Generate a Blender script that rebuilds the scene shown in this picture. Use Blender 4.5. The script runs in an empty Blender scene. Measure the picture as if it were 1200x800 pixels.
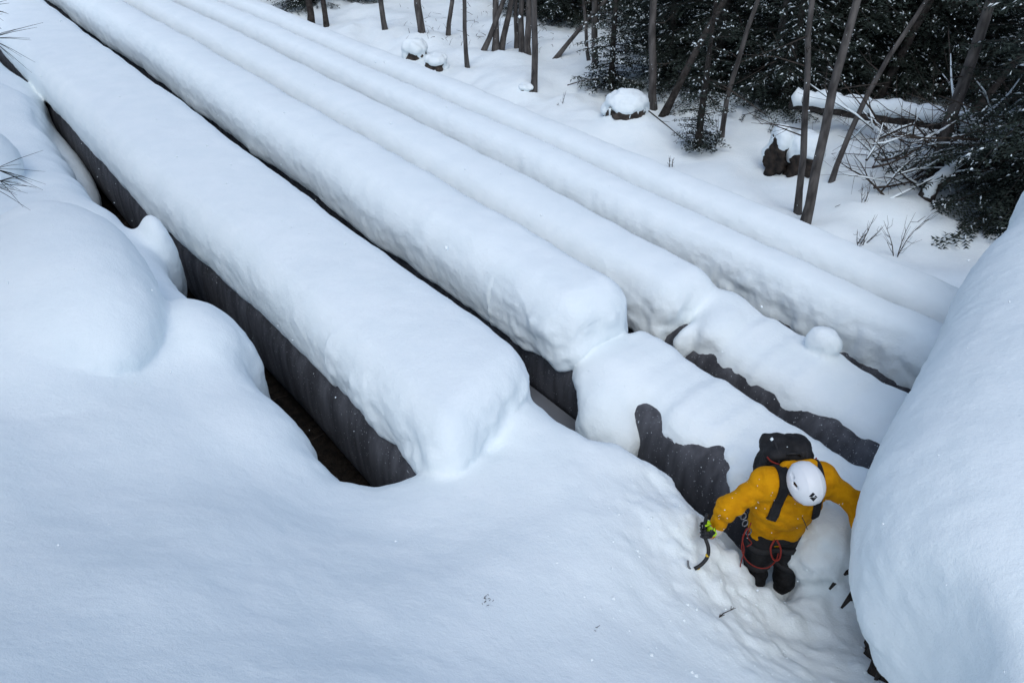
import bpy, math, random
import numpy as np
from mathutils import Vector, Matrix

SC = bpy.context.scene
COL = SC.collection
R = math.radians

# ------------------------------------------------------------------ camera, sky, sun, exposure
PITCH = 35.3
AZ = 38.4
cam = bpy.data.cameras.new('camera'); camo = bpy.data.objects.new('camera', cam); COL.objects.link(camo)
camo.location = (0, 0, 5.0); camo.rotation_euler = (R(90 - PITCH), 0, 0)
cam.sensor_width = 36; cam.lens = 36 * 867 / 1200.; cam.clip_start = .05; cam.clip_end = 2000
SC.camera = camo
w = bpy.data.worlds.new('World'); SC.world = w; w.use_nodes = True
nt = w.node_tree; nt.nodes.clear()
wo = nt.nodes.new('ShaderNodeOutputWorld'); bg = nt.nodes.new('ShaderNodeBackground')
sky = nt.nodes.new('ShaderNodeTexSky'); sky.sky_type = 'NISHITA'; sky.sun_disc = False
SUN_EL, SUN_AZ = 56, 182
sky.sun_elevation = R(SUN_EL); sky.sun_rotation = R(SUN_AZ); sky.altitude = 300
sky.air_density = 1.0; sky.dust_density = 1.5; sky.ozone_density = 1.0
hs = nt.nodes.new('ShaderNodeHueSaturation'); hs.inputs['Saturation'].default_value = .89
nt.links.new(sky.outputs[0], hs.inputs['Color']); nt.links.new(hs.outputs[0], bg.inputs[0]); nt.links.new(bg.outputs[0], wo.inputs[0])
bg.inputs[1].default_value = .14
sl = bpy.data.lights.new('sun', 'SUN'); sl.energy = .8; sl.angle = R(50); sl.color = (.98, 1, .95)
so = bpy.data.objects.new('sun', sl); COL.objects.link(so)
so.rotation_euler = (R(90 - SUN_EL), 0, R(180 - SUN_AZ)); so.location = (0, 0, 20)
vs = SC.view_settings; vs.view_transform = 'Standard'; vs.look = 'None'; vs.exposure = 0.51; vs.gamma = 1; vs.use_curve_mapping = False

# ------------------------------------------------------------------ frames
pt, az = R(PITCH), R(AZ)
_F = np.array([0, math.cos(pt), -math.sin(pt)]); _U = np.array([0, math.sin(pt), math.cos(pt)]); _R = np.array([1., 0, 0])
DU = np.array([-math.sin(az), math.cos(az), 0]); DV = np.array([math.cos(az), math.sin(az), 0]); CAM = np.array([0, 0, 5.])
def ray(x, y): return _F * 867 + _R * (x - 600) + _U * (400 - y)
def P(x, y, z):
    r = ray(x, y); return CAM + r * ((z - 5) / r[2])
def PY(x, y, Y):
    r = ray(x, y); return CAM + r * (Y / r[1])
def UV(p): return np.array([p @ DU, p @ DV, p[2]])
def Puv(x, y, z): return UV(P(x, y, z))
def W(u, v, z): return DU * u + DV * v + np.array([0, 0, z])

# ------------------------------------------------------------------ noise
def hash3(i, j, k, s):
    n = (i * 73856093) ^ (j * 19349663) ^ (k * 83492791) ^ (s * 2654435761 & 0x7fffffff)
    n = (n ^ (n >> 13)) * 1274126177 & 0x7fffffff
    n = (n ^ (n >> 16)) & 0xffff
    return n / 32767.5 - 1.
def vnoise(p, scale, seed=0):
    q = p * scale; f = np.floor(q); t = q - f; f = f.astype(np.int64) + 1000; t = t * t * t * (t * (t * 6 - 15) + 10)
    r = 0
    for a in (0, 1):
        for b in (0, 1):
            for c in (0, 1):
                wgt = (t[:, 0] if a else 1 - t[:, 0]) * (t[:, 1] if b else 1 - t[:, 1]) * (t[:, 2] if c else 1 - t[:, 2])
                r = r + wgt * hash3(f[:, 0] + a, f[:, 1] + b, f[:, 2] + c, seed)
    return r
def fbm(p, scale, octs=3, seed=0, gain=.5):
    r = 0; g = 1
    for o in range(octs):
        r = r + g * vnoise(p, scale, seed + o * 7); scale *= 2.03; g *= gain
    return r

# ------------------------------------------------------------------ surface nets
def nets(D, xs, ys, zs):
    S = D < 0
    c = np.zeros((D.shape[0] - 1, D.shape[1] - 1, D.shape[2] - 1), np.uint8)
    for a in (0, 1):
        for b in (0, 1):
            for e in (0, 1):
                c += S[a:D.shape[0] - 1 + a, b:D.shape[1] - 1 + b, e:D.shape[2] - 1 + e]
    I, J, K = np.nonzero((c > 0) & (c < 8))
    idx = np.full(c.shape, -1, np.int32); idx[I, J, K] = np.arange(len(I))
    cv = {}
    for a in (0, 1):
        for b in (0, 1):
            for e in (0, 1): cv[a, b, e] = D[I + a, J + b, K + e]
    acc = np.zeros((len(I), 3)); cnt = np.zeros(len(I))
    for ax in range(3):
        for b in (0, 1):
            for e in (0, 1):
                c0 = [b, e]; c0.insert(ax, 0); c1 = [b, e]; c1.insert(ax, 1)
                d0, d1 = cv[tuple(c0)], cv[tuple(c1)]
                m = (d0 < 0) != (d1 < 0)
                t = np.where(m, d0 / np.where(m, d0 - d1, 1), 0)
                pos = np.zeros((len(I), 3)); pos[:, ax] = t
                o = [k for k in range(3) if k != ax]
                pos[:, o[0]] = b; pos[:, o[1]] = e
                acc += pos * m[:, None]; cnt += m
    v = acc / cnt[:, None] + np.stack([I, J, K], 1)
    out = np.stack([np.interp(v[:, 0], np.arange(len(xs)), xs), np.interp(v[:, 1], np.arange(len(ys)), ys), np.interp(v[:, 2], np.arange(len(zs)), zs)], 1)
    quads = []
    for ax in range(3):
        o = [(ax + 1) % 3, (ax + 2) % 3]
        sa = [slice(None)] * 3; sb = [slice(None)] * 3
        sa[ax] = slice(0, -1); sb[ax] = slice(1, None)
        for k in o: sa[k] = slice(1, -1); sb[k] = slice(1, -1)
        A, B = S[tuple(sa)], S[tuple(sb)]
        for flip in (0, 1):
            m = (A & ~B) if not flip else (~A & B)
            q = list(np.nonzero(m))
            for k in o: q[k] = q[k] + 1
            def cell(da, db):
                r = [x.copy() for x in q]; r[o[0]] -= da; r[o[1]] -= db
                return idx[r[0], r[1], r[2]]
            f = np.stack([cell(1, 1), cell(0, 1), cell(0, 0), cell(1, 0)], 1)
            if flip: f = f[:, ::-1]
            quads.append(f)
    return out, np.concatenate(quads)
def vnormals(v, f):
    n = np.cross(v[f[:, 2]] - v[f[:, 0]], v[f[:, 3]] - v[f[:, 1]])
    vn = np.zeros_like(v)
    for k in range(4): np.add.at(vn, f[:, k], n)
    return vn / (np.linalg.norm(vn, axis=1)[:, None] + 1e-9)

# ------------------------------------------------------------------ object helpers
def tag(o, label=None, cat=None, group=None, kind=None):
    if label: o['label'] = label
    if cat: o['category'] = cat
    if group: o['group'] = group
    if kind: o['kind'] = kind
    return o
def empty(name, loc=(0, 0, 0)):
    o = bpy.data.objects.new(name, None); COL.objects.link(o); o.location = loc; return o
def mobj(name, v, f, mat, parent=None, smooth=True, normals=None, mats=None, fm=None):
    me = bpy.data.meshes.new(name)
    v = np.asarray(v, float)
    if parent is not None: v = v - np.array(pworld(parent))
    if isinstance(f, np.ndarray):
        me.vertices.add(len(v)); me.vertices.foreach_set('co', v.astype(np.float32).ravel())
        n = f.shape[1]
        me.loops.add(f.size); me.loops.foreach_set('vertex_index', f.astype(np.int32).ravel())
        me.polygons.add(len(f)); me.polygons.foreach_set('loop_start', np.arange(0, f.size, n, dtype=np.int32))
        me.update(calc_edges=True); me.validate()
    else:
        me.from_pydata([tuple(a) for a in v], [], f); me.update()
    me.polygons.foreach_set('use_smooth', [smooth] * len(me.polygons))
    for m in (mats or [mat]): me.materials.append(m)
    if fm is not None: me.polygons.foreach_set('material_index', np.asarray(fm, np.int32))
    if normals is not None and len(me.vertices) == len(normals):
        me.normals_split_custom_set_from_vertices([tuple(a) for a in normals])
    o = bpy.data.objects.new(name, me); COL.objects.link(o)
    if parent is not None: o.parent = parent
    return o
def pworld(p):
    l = Vector(p.location)
    while p.parent is not None: p = p.parent; l = l + Vector(p.location)
    return l
class MB:
    def __init__(s): s.v = []; s.f = []; s.m = []
    def add(s, v, f, m=0):
        b = len(s.v); s.v += [tuple(a) for a in v]; s.f += [tuple(i + b for i in q) for q in f]; s.m += [m] * len(f)
    def tube(s, pts, rad, n=7, m=0, cap=True, squash=None):
        pts = [Vector(p) for p in pts]
        if not hasattr(rad, '__len__'): rad = [rad] * len(pts)
        v = []; f = []; up = Vector((0, 0, 1)); prev = None
        for i, p in enumerate(pts):
            t = (pts[min(i + 1, len(pts) - 1)] - pts[max(i - 1, 0)]).normalized()
            if prev is None:
                a = t.cross(up)
                if a.length < .05: a = t.cross(Vector((1, 0, 0)))
                a.normalize()
            else:
                a = prev - t * prev.dot(t); a.normalize()
            prev = a; b = t.cross(a)
            for k in range(n):
                th = 2 * math.pi * k / n
                v.append(p + a * (math.cos(th) * rad[i]) + b * (math.sin(th) * rad[i] * (squash or 1)))
        for i in range(len(pts) - 1):
            for k in range(n):
                f.append((i * n + k, i * n + (k + 1) % n, (i + 1) * n + (k + 1) % n, (i + 1) * n + k))
        if cap:
            f.append(tuple(range(n))[::-1]); f.append(tuple((len(pts) - 1) * n + k for k in range(n)))
        s.add(v, f, m)
    def build(s, name, mat, parent=None, smooth=True, mats=None):
        return mobj(name, s.v if s.v else [(0, 0, 0)], s.f, mat, parent, smooth, mats=mats, fm=s.m if mats else None)

# ------------------------------------------------------------------ materials
def mat(name, col, rough=.7, spec=.3, col2=None, nscale=5, bumps=(), lo=.35, hi=.65, stretch=None, metal=0, detail=6, sss=0):
    m = bpy.data.materials.new(name); m.use_nodes = True; n = m.node_tree; b = n.nodes['Principled BSDF']
    b.inputs['Roughness'].default_value = rough; b.inputs['Specular IOR Level'].default_value = spec; b.inputs['Metallic'].default_value = metal
    b.inputs['Base Color'].default_value = (*col, 1)
    if sss:
        b.inputs['Subsurface Weight'].default_value = sss; b.inputs['Subsurface Radius'].default_value = (.03, .035, .045); b.inputs['Subsurface Scale'].default_value = 1
    tc = n.nodes.new('ShaderNodeTexCoord'); mp = n.nodes.new('ShaderNodeMapping')
    n.links.new(tc.outputs['Object'], mp.inputs[0])
    if stretch:
        mp.inputs['Scale'].default_value = stretch[0]; mp.inputs['Rotation'].default_value = stretch[1]
    if col2:
        t = n.nodes.new('ShaderNodeTexNoise'); t.inputs['Scale'].default_value = nscale; t.inputs['Detail'].default_value = detail
        n.links.new(mp.outputs[0], t.inputs['Vector'])
        r = n.nodes.new('ShaderNodeMapRange'); r.inputs[1].default_value = lo; r.inputs[2].default_value = hi
        n.links.new(t.outputs[0], r.inputs[0])
        x = n.nodes.new('ShaderNodeMix'); x.data_type = 'RGBA'; x.inputs[6].default_value = (*col, 1); x.inputs[7].default_value = (*col2, 1)
        n.links.new(r.outputs[0], x.inputs[0]); n.links.new(x.outputs[2], b.inputs['Base Color'])
    last = None
    for (sc, st, dist) in bumps:
        t = n.nodes.new('ShaderNodeTexNoise'); t.inputs['Scale'].default_value = sc; t.inputs['Detail'].default_value = 4
        n.links.new(mp.outputs[0], t.inputs['Vector'])
        bp = n.nodes.new('ShaderNodeBump'); bp.inputs['Strength'].default_value = st; bp.inputs['Distance'].default_value = dist
        n.links.new(t.outputs[0], bp.inputs['Height'])
        if last: n.links.new(last.outputs[0], bp.inputs['Normal'])
        last = bp
    if last: n.links.new(last.outputs[0], b.inputs['Normal'])
    return m
SNOW = mat('snow', (.775, .845, .862), .85, .15, (.81, .872, .885), 3, ((7, .35, .02), (38, .45, .008), (150, .6, .004)))
SNOWT = mat('trampled_snow', (.78, .82, .86), .85, .15, (.84, .865, .885), 6, ((9, .7, .05), (30, .6, .015), (120, .35, .004)))
PIPE = mat('frosted_steel', (.045, .046, .053), .8, .25, (.105, .108, .122), 4, ((30, .5, .01), (90, .4, .004)), .38, .72, detail=12)
def _frost(m):
    n = m.node_tree; mp = next(x for x in n.nodes if x.type == 'MAPPING'); tc = next(x for x in n.nodes if x.type == 'TEX_COORD')
    m0 = n.nodes.new('ShaderNodeMapping'); m0.inputs['Rotation'].default_value = (0, 0, R(90 - AZ) - R(0)); n.links.new(tc.outputs['Object'], m0.inputs[0])
    n.links.new(m0.outputs[0], mp.inputs[0]); mp.inputs['Scale'].default_value = (1.0, 1.0, .16); mp.inputs['Rotation'].default_value = (0, 0, 0)
    for x in n.nodes:
        if x.type == 'TEX_NOISE' and x.inputs['Scale'].default_value == 4: x.inputs['Scale'].default_value = 9
    b = n.nodes['Principled BSDF']; src = b.inputs['Base Color'].links[0].from_socket
    v = n.nodes.new('ShaderNodeTexNoise'); v.inputs['Scale'].default_value = 55; v.inputs['Detail'].default_value = 3; n.links.new(tc.outputs['Object'], v.inputs['Vector'])
    r = n.nodes.new('ShaderNodeMapRange'); r.inputs[1].default_value = .66; r.inputs[2].default_value = .74; n.links.new(v.outputs[0], r.inputs[0])
    x = n.nodes.new('ShaderNodeMix'); x.data_type = 'RGBA'; x.inputs[7].default_value = (.45, .48, .52, 1); n.links.new(src, x.inputs[6]); n.links.new(r.outputs[0], x.inputs[0]); n.links.new(x.outputs[2], b.inputs['Base Color'])
_frost(PIPE)
SOIL = mat('dark_soil', (.012, .011, .010), .9, .1, (.035, .028, .022), 14, ((25, .9, .04),))
ROCK = mat('dark_rock', (.018, .015, .013), .8, .3, (.07, .055, .045), 6, ((8, .8, .08), (30, .6, .02)))
WOOD = mat('brown_wood', (.013, .011, .010), .85, .2, (.042, .032, .026), 9, ((20, .8, .03),))
BARK = mat('grey_bark', (.042, .038, .036), .9, .15, (.12, .108, .10), 10, ((30, .7, .02),), stretch=((1, 1, .3), (0, 0, 0)))
DBARK = mat('dark_bark', (.022, .018, .016), .9, .15, (.06, .052, .047), 10, ((30, .7, .02),))
NEEDLE = mat('spruce_needles', (.014, .019, .016), .85, .1, (.036, .048, .040), 3)
TWIG = mat('twig', (.03, .024, .02), .85, .2, (.07, .055, .045), 20)

# ------------------------------------------------------------------ near snow: a signed distance field in the pipes' frame (u along, v across)
def smin(a, b, k):
    h = np.maximum(k - np.abs(a - b), 0) / k
    return np.minimum(a, b) - h * h * k * .25
def smax(a, b, k): return -smin(-a, -b, k)
def rbox(u, v, z, c, h, r):
    qu, qv, qz = np.abs(u - c[0]) - (h[0] - r), np.abs(v - c[1]) - (h[1] - r), np.abs(z - c[2]) - (h[2] - r)
    o = np.sqrt(np.maximum(qu, 0) ** 2 + np.maximum(qv, 0) ** 2 + np.maximum(qz, 0) ** 2)
    return o + np.minimum(np.maximum(np.maximum(qu, qv), qz), 0) - r
def ell(u, v, z, c, h):
    a, b, e = (u - c[0]) / h[0], (v - c[1]) / h[1], (z - c[2]) / h[2]
    k = np.sqrt(a * a + b * b + e * e)
    return k * (k - 1) / (np.sqrt((a / h[0]) ** 2 + (b / h[1]) ** 2 + (e / h[2]) ** 2) + 1e-6)
def grow(a, b, s0, s1):
    x = [a]; L = b - a
    while x[-1] < b: x.append(x[-1] + s0 + (s1 - s0) * ((x[-1] - a) / L))
    return x
us = np.array(list(np.arange(-1.3, .3, .05)) + list(np.arange(.3, 5.0, .027)) + grow(5.0, 27, .027, .13))
vz = np.array(list(np.arange(-3.6, .2, .07)) + list(np.arange(.2, 7.0, .027)) + grow(7.0, 9.6, .03, .05))
zz = np.arange(-.45, 3.0, .03)
# bank height: thin plate through spot heights
CP = [(820,640,.85),(780,600,1.0),(815,598,.95),(850,650,.72),(880,700,.64),(900,735,.58),(950,745,.5),(1000,730,.5),(1025,765,.5),(750,560,1.08),
      (700,535,1.12),(650,490,1.15),(600,445,1.05),(560,490,1.12),(510,580,1.18),(440,575,1.0),(400,565,1.1),(350,510,1.35),(285,440,1.45),(270,395,1.5),
      (240,360,1.55),(195,345,1.5),(170,300,1.5),(120,245,1.5),(0,200,1.4),(0,100,1.3),(500,650,1.42),(600,700,1.4),(700,650,1.22),(600,800,1.7),(800,800,1.2),
      (950,800,.75),(300,600,1.62),(200,480,1.68),(0,520,2.0),(0,800,2.6),(300,800,2.25),(130,560,1.8),(420,700,1.75),(760,700,1.08)]
cp = np.array([Puv(*c) for c in CP] + [UV(np.array(q, float)) for q in [(-1, 0, 3.3), (1.2, .2, 2.4), (-4, 0, 3.6), (2.2, 1.6, 1.2), (-7, 3, 2.6), (-9, 8, 2.0)]])
def tps(r2): return r2 * np.log(r2 + 1e-9) * .5
A = tps(((cp[:, None, :2] - cp[None, :, :2]) ** 2).sum(-1)) + np.eye(len(cp)) * .25
Q = np.c_[np.ones(len(cp)), cp[:, :2]]
M = np.block([[A, Q], [Q.T, np.zeros((3, 3))]])
sol = np.linalg.solve(M, np.r_[cp[:, 2], 0, 0, 0])
def bankH(U, V):
    h = sol[-3] + sol[-2] * U + sol[-1] * V
    for c, s in zip(cp, sol[:-3]): h = h + s * tps((U - c[0]) ** 2 + (V - c[1]) ** 2)
    return h
EDGE = [(-60,20,1.0),(46,104,1.0),(60,160,.95),(112,236,1.2),(150,262,1.3),(187,292,1.35),(199,330,1.35),(232,343,1.45),(268,368,1.45),(286,397,1.4),(280,430,1.3),
        (318,468,1.25),(350,500,1.2),(362,530,1.1),(398,566,.95),(440,575,.85),(485,568,.8),(512,556,.75),(530,535,.75)]
pe = [Puv(*e)[:2] for e in EDGE] + [np.array([3.35, 2.5]), np.array([3.9, 2.95])]
pe += [Puv(*e)[:2] for e in [(602,438,1.05),(650,485,1.12),(690,515,1.08),(725,523,1.05),(768,538,1.05),(800,572,1.0),(826,606,.88),(858,648,.76),(877,692,.60),(900,711,.52),(928,724,.46),(962,722,.45),(1003,704,.48),(1035,728,.5)]]
pe += [np.array(q) for q in [(.4, 3.9), (-1.5, 3.9), (-1.5, -3.5), (27, -3.5)]]
pe = np.array(pe)
def polyd(U, V, poly):
    d = np.full(U.shape, 1e9); s = np.ones(U.shape)
    n = len(poly)
    for i in range(n):
        a, b = poly[i], poly[i - 1]; e = b - a; wu, wv = U - a[0], V - a[1]
        t = np.clip((wu * e[0] + wv * e[1]) / (e @ e), 0, 1)
        d = np.minimum(d, (wu - e[0] * t) ** 2 + (wv - e[1] * t) ** 2)
        c1 = V >= a[1]; c2 = V < b[1]; c3 = e[0] * wv > e[1] * wu
        flip = (c1 & c2 & c3) | (~c1 & ~c2 & ~c3); s = np.where(flip, -s, s)
    return s * np.sqrt(d)      # negative inside
U2, V2 = np.meshgrid(us, vz, indexing='ij')
PD = polyd(U2, V2, pe).astype(np.float32)
p2 = np.stack([U2.ravel(), V2.ravel(), np.zeros(U2.size)], 1)
BH = (bankH(U2, V2) + (fbm(p2, .9, 2, 3) * .07).reshape(U2.shape)).astype(np.float32)
PD += (fbm(p2, 2.2, 2, 11) * .035).reshape(U2.shape).astype(np.float32)
def interp2(T, u, v):
    fi = np.clip(np.interp(u, us, np.arange(len(us))), 0, len(us) - 1.001); fj = np.clip(np.interp(v, vz, np.arange(len(vz))), 0, len(vz) - 1.001)
    i = fi.astype(int); j = fj.astype(int); a = fi - i; b = fj - j
    return T[i, j] * (1 - a) * (1 - b) + T[i + 1, j] * a * (1 - b) + T[i, j + 1] * (1 - a) * b + T[i + 1, j + 1] * a * b
rng = np.random.RandomState(5)
def wave(u, s, amp):
    r = np.random.RandomState(s)
    return amp * sum(np.sin(u * fr + r.rand() * 6.28) * g for fr, g in ((.7, .5), (1.7, .3), (3.9, .16), (8.1, .10), (15, .06)))
#        group     bbox (u0,u1,v0,v1,z0,z1)   k  function
PR = []
def prim(g, bb, k, fn): PR.append((g, bb, k, fn))
ROW = {1: (2.44, .76, 1.24, .37), 2: (4.13, .52, 1.25, .38), 3: (5.65, .52, .88, .36), 4: (7.20, .44, .58, .34), 5: (8.62, .44, .29, .34)}
END = {1: 3.38, 2: 3.86, 3: 4.0, 4: 1.3, 5: 1.3}
SAG = {1: 0, 2: .07, 3: .17, 4: .10, 5: .12}
def gnear(u): return 1 / (1 + np.exp((u - 8.2) / .9))
def cap_fn(i):
    vc, a, zc, h = ROW[i]; u0 = END[i]; a = a - (.0 if i == 1 else .015)
    def fn(u, v, z):
        z = z + .03 + SAG[i] * np.exp(-np.maximum(u - 3.5, 0) / 5)
        if i == 1: v = vc + (v - vc - .10 * gnear(u)) * (1 + .22 * gnear(u))
        if i == 1: u = u - .3 * (v - 2.44)
        if i in (2, 3, 4): v = vc + (v - vc) * (1 + {2: .08, 3: .24, 4: .40}[i] * (v < vc) / (1 + np.exp((u - 5.0) / .35)))
        vv = v - wave(u, i * 10, .018); aw = wave(u, i * 10 + 1, .016)
        side = np.where(vv < vc, 1., 0.) * wave(u * 1.3, i * 10 + 2, .03)
        zt = z + .10 * ((vv - vc) / a) ** 2 - wave(u, i * 10 + 3, .015)
        b = rbox(u, vv, zt, ((u0 + 29) / 2, vc, zc), ((29 - u0) / 2, a, h), h * .82)
        # the lower layer of older snow, set back under the fresh one
        l = rbox(u, vv, z, ((u0 + .08 + 29) / 2, vc, zc - (.22 if i == 1 else .25)), ((29 - u0 - .08) / 2, a + {1: -.03, 2: -.02}.get(i, .02), .15), .10) - aw - side
        return smin(b - aw, l, .05 if i == 1 else .025)
    return fn
for i in ROW:
    vc, a, zc, h = ROW[i]
    prim('cap%d' % i, (END[i] - (.9 if i == 1 else .3), 28, vc - a - .25, vc + a + .25, zc - h - .3, zc + h + .2), .03, cap_fn(i))
# row 1: second lobe at the far corner of its broken end
def el(g, c, h, k): prim(g, (c[0] - h[0] - .2, c[0] + h[0] + .2, c[1] - h[1] - .2, c[1] + h[1] + .2, c[2] - h[2] - .2, c[2] + h[2] + .2), k, lambda u, v, z: ell(u, v, z, c, h))
el('cap1', (3.90, 2.68, 1.06), (.36, .27, .32), .05)
# lower, thinner snow carried on towards the climber on rows 2 and 3
def cap2b(u, v, z):
    vv = v - wave(u, 71, .02)
    vc = 4.33; dip = np.clip((u - 2.6), -1.2, 1.2) * .03
    b = rbox(u, vv, z + .07 * ((vv - vc) / .42) ** 2, ((1.2 + 3.85) / 2, vc - .06, .83 + dip), (1.325, .425, .22), .18)
    return b - wave(u * 2.2, 72, .07) + .05 * np.sin(u * 9 + v * 3) * np.clip(4.1 - v, 0, .3)
prim('cap2', (1, 4.6, 3.4, 5, .3, 1.6), .10, cap2b)
def cap3b(u, v, z):
    vv = v - wave(u, 81, .02)
    vc = 5.9
    b = rbox(u, vv, z + .09 * ((vv - vc) / .5) ** 2, ((1.2 + 3.8) / 2, vc - .03, .45), (1.3, .485, .25), .18)
    return b - wave(u * 2.2, 82, .06)
prim('cap3', (1, 4.5, 5, 6.7, .1, 1.3), .10, cap3b)
for c, h, k in (((3.55, 4.0, .80), (.36, .34, .24), .16), ((3.38, 3.72, .58), (.26, .24, .34), .16), ((3.22, 3.74, .50), (.22, .2, .28), .12)):
    el('cap2', c, h, k)
for c, h, k in (((3.62, 5.62, .62), (.16, .26, .14), .10), (Puv(806, 402, .45), (.10, .22, .22), .06), ((3.88, 5.98, .56), (.34, .34, .26), .14), ((3.70, 5.72, .52), (.25, .3, .26), .14)):
    el('cap3', c, h, k)
el('lump', Puv(966, 400, .80), (.19, .16, .15), .05)
# bank
def bank(u, v, z):
    return None
PR.append(('bank', (-9, 99, -9, 9, -9, 9), .07, 'bank'))
def pil(g, c, h, k): el(g, c, h, k)
pil('pillowA', Puv(84, 335, 1.78), (1.45, .60, .56), .03)
pil('pillowA', Puv(10, 400, 1.6), (1.4, .72, .62), .35)
pil('pillowB', Puv(228, 402, 1.40), (.48, .30, .33), .15)
pil('pillowC', Puv(-45, 195, 1.55), (1.1, .62, .45), .05)
pil('pillowC', Puv(-30, 130, 1.2), (1.9, .72, .28), .12)
el('pillowA', Puv(190, 302, 1.05), (.30, .16, .5), .2)
el('pillowA', Puv(203, 318, .8), (.16, .10, .4), .06)
# mound on the right
MC = Puv(990, 800, 1.5)
def mound(u, v, z):
    a = np.array((-.64, 4.20)); b = np.array((.74, 9.2)); e = b - a
    t = np.clip(((u - a[0]) * e[0] + (v - a[1]) * e[1]) / (e @ e), 0, 1)
    du, dv = u - a[0] - e[0] * t, v - a[1] - e[1] * t
    hr = 1.80 - .10 * t + .05 * np.sin(v * 2.1) + .13 * np.exp(-((v - 5.3) / 1.4) ** 2); vr = .95 - .02 * t
    zc = 1.62 - .15 * t
    r = np.sqrt(du * du + dv * dv) / hr; q = np.abs(z - zc) / vr
    k = (r ** 2.6 + q ** 2.6) ** (1 / 2.6)
    c = MC; d = (k - 1) * .8
    return smax(d, -ell(u, v, z, c, (.50, .42, 1.1)), .20)
prim('mound', (-1.3, 3, 1.6, 9.7, -.45, 2.95), .08, mound)
# pit floor and snow slumped behind the climber
def pit(u, v, z):
    return z - (.09 + .12 * np.sin(u * 4.1 + 1) * np.sin(v * 3.7) + .06 * np.sin(u * 9 + v * 7))
prim('bank', (.2, 2.3, 2.6, 6.3, -9, 1), .12, lambda u, v, z: smax(pit(u, v, z), np.abs(u - 1.1) - 1.15, .2))
el('bank', (1.75, 4.50, .10), (.6, .5, .55), .3)
el('bank', (1.26, 4.22, .12), (.42, .49, .66), .35)
el('bank', (.98, 4.02, .0), (.38, .46, .42), .3)
el('bank', UV(np.array((1.98, 4.25, .0))), (.35, .4, .42), .15)
el('bank', UV(np.array((2.95, 3.85, .15))), (.5, .75, .62), .35)
el('bank', (3.40, 2.72, .88), (.42, .34, .26), .15)
# snow ledges in the bottom of the gaps
for c, h in ((Puv(66, 195, .25), (2.4, .36, .45)),):
    el('bank', c, h, .22)
def wt(H, D, u, v): return 1 / (1 + np.exp(np.clip((u - 3.0) / .15, -30, 30))) / (1 + np.exp(np.clip((2.2 - v) / .15, -30, 30)))
def bankd(u, v, z, H, D):
    a = (z - H) * .9
    return smax(a, D - .085 / (1 + np.exp(np.clip((u - 7.2) / .25, -30, 30))) - .03 * wt(H, D, u, v), .42 - .24 * wt(H, D, u, v))
GROUPS = sorted(set(p[0] for p in PR))
def evalD():
    D = np.full((len(us), len(vz), len(zz)), 1., np.float32)
    for s in range(0, len(us), 64):
        e = min(s + 64, len(us)); uu = us[s:e]
        for g, bb, k, fn in PR:
            i = np.nonzero((uu > bb[0]) & (uu < bb[1]))[0]; j = np.nonzero((vz > bb[2]) & (vz < bb[3]))[0]; l = np.nonzero((zz > bb[4]) & (zz < bb[5]))[0]
            if not (len(i) and len(j) and len(l)): continue
            sl_ = (slice(s + i[0], s + i[-1] + 1), slice(j[0], j[-1] + 1), slice(l[0], l[-1] + 1))
            u = us[sl_[0]][:, None, None].astype(np.float32); v = vz[sl_[1]][None, :, None].astype(np.float32); z = zz[sl_[2]][None, None, :].astype(np.float32)
            if fn == 'bank': d = bankd(u, v, z, BH[sl_[0], sl_[1]][:, :, None], PD[sl_[0], sl_[1]][:, :, None])
            else: d = fn(u, v, z)
            D[sl_] = smin(D[sl_], d.astype(np.float32), k)
    return D
def groupD(p):
    u, v, z = p.T
    out = np.full((len(GROUPS), len(p)), 9.)
    H = interp2(BH, u, v); Dp = interp2(PD, u, v)
    for g, bb, k, fn in PR:
        m = (u > bb[0]) & (u < bb[1]) & (v > bb[2]) & (v < bb[3]) & (z > bb[4]) & (z < bb[5])
        if not m.any(): continue
        d = bankd(u[m], v[m], z[m], H[m], Dp[m]) if fn == 'bank' else fn(u[m], v[m], z[m])
        gi = GROUPS.index(g); out[gi, m] = np.minimum(out[gi, m], d)
    return out.argmin(0)
D = evalD()
sv, sf = nets(D, us, vz, zz)
del D
sid = groupD(sv)
fid = sid[sf[:, 0]]
n0 = vnormals(sv, sf)
# large soft undulation and small crust relief; rougher where the climber has trampled
far = np.clip((sv[:, 0] - 6) / 10, 0, 1)
pitw = np.exp(-(((sv[:, 0] - 1.6) / .9) ** 2 + ((sv[:, 1] - 3.4) / .7) ** 2)) * (sv[:, 2] < 1.25) + .9 * np.exp(-(((sv[:, 0] - 1.7) / .7) ** 2 + ((sv[:, 1] - 4.3) / .6) ** 2)) * np.clip((1.0 - sv[:, 2]) * 4, 0, 1)
side = 1 - np.clip(n0[:, 2], 0, 1)
disp = fbm(sv, 1.1, 2, 21) * .010 + fbm(sv, 4.5, 2, 31) * (.003 + .006 * side) + fbm(sv, 13, 2, 41) * (.0015 + .004 * side)
lowc = (sv[:, 0] < 5) * np.isin(sid, [GROUPS.index(g) for g in ('cap1', 'cap2', 'cap3', 'cap4')]) * np.clip(side * 1.6 - .35, 0, 1)
lm = (sid == GROUPS.index('lump')); disp += lm * fbm(sv, 6, 3, 151) * .014
disp += lowc * (fbm(sv, 3.3, 3, 131) * .028 + np.abs(fbm(sv, 9, 2, 133)) * .010)
disp += pitw * (fbm(sv, 2.9, 4, 51) * .07 + np.abs(fbm(sv, 7, 3, 61)) * .03 - .05 * np.clip(fbm(sv, 4.2, 2, 67) - .25, 0, 1))
sv = sv + n0 * disp[:, None]
sn = vnormals(sv, sf)
B = np.stack([DU, DV, np.array([0, 0, 1.])], 0)
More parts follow.
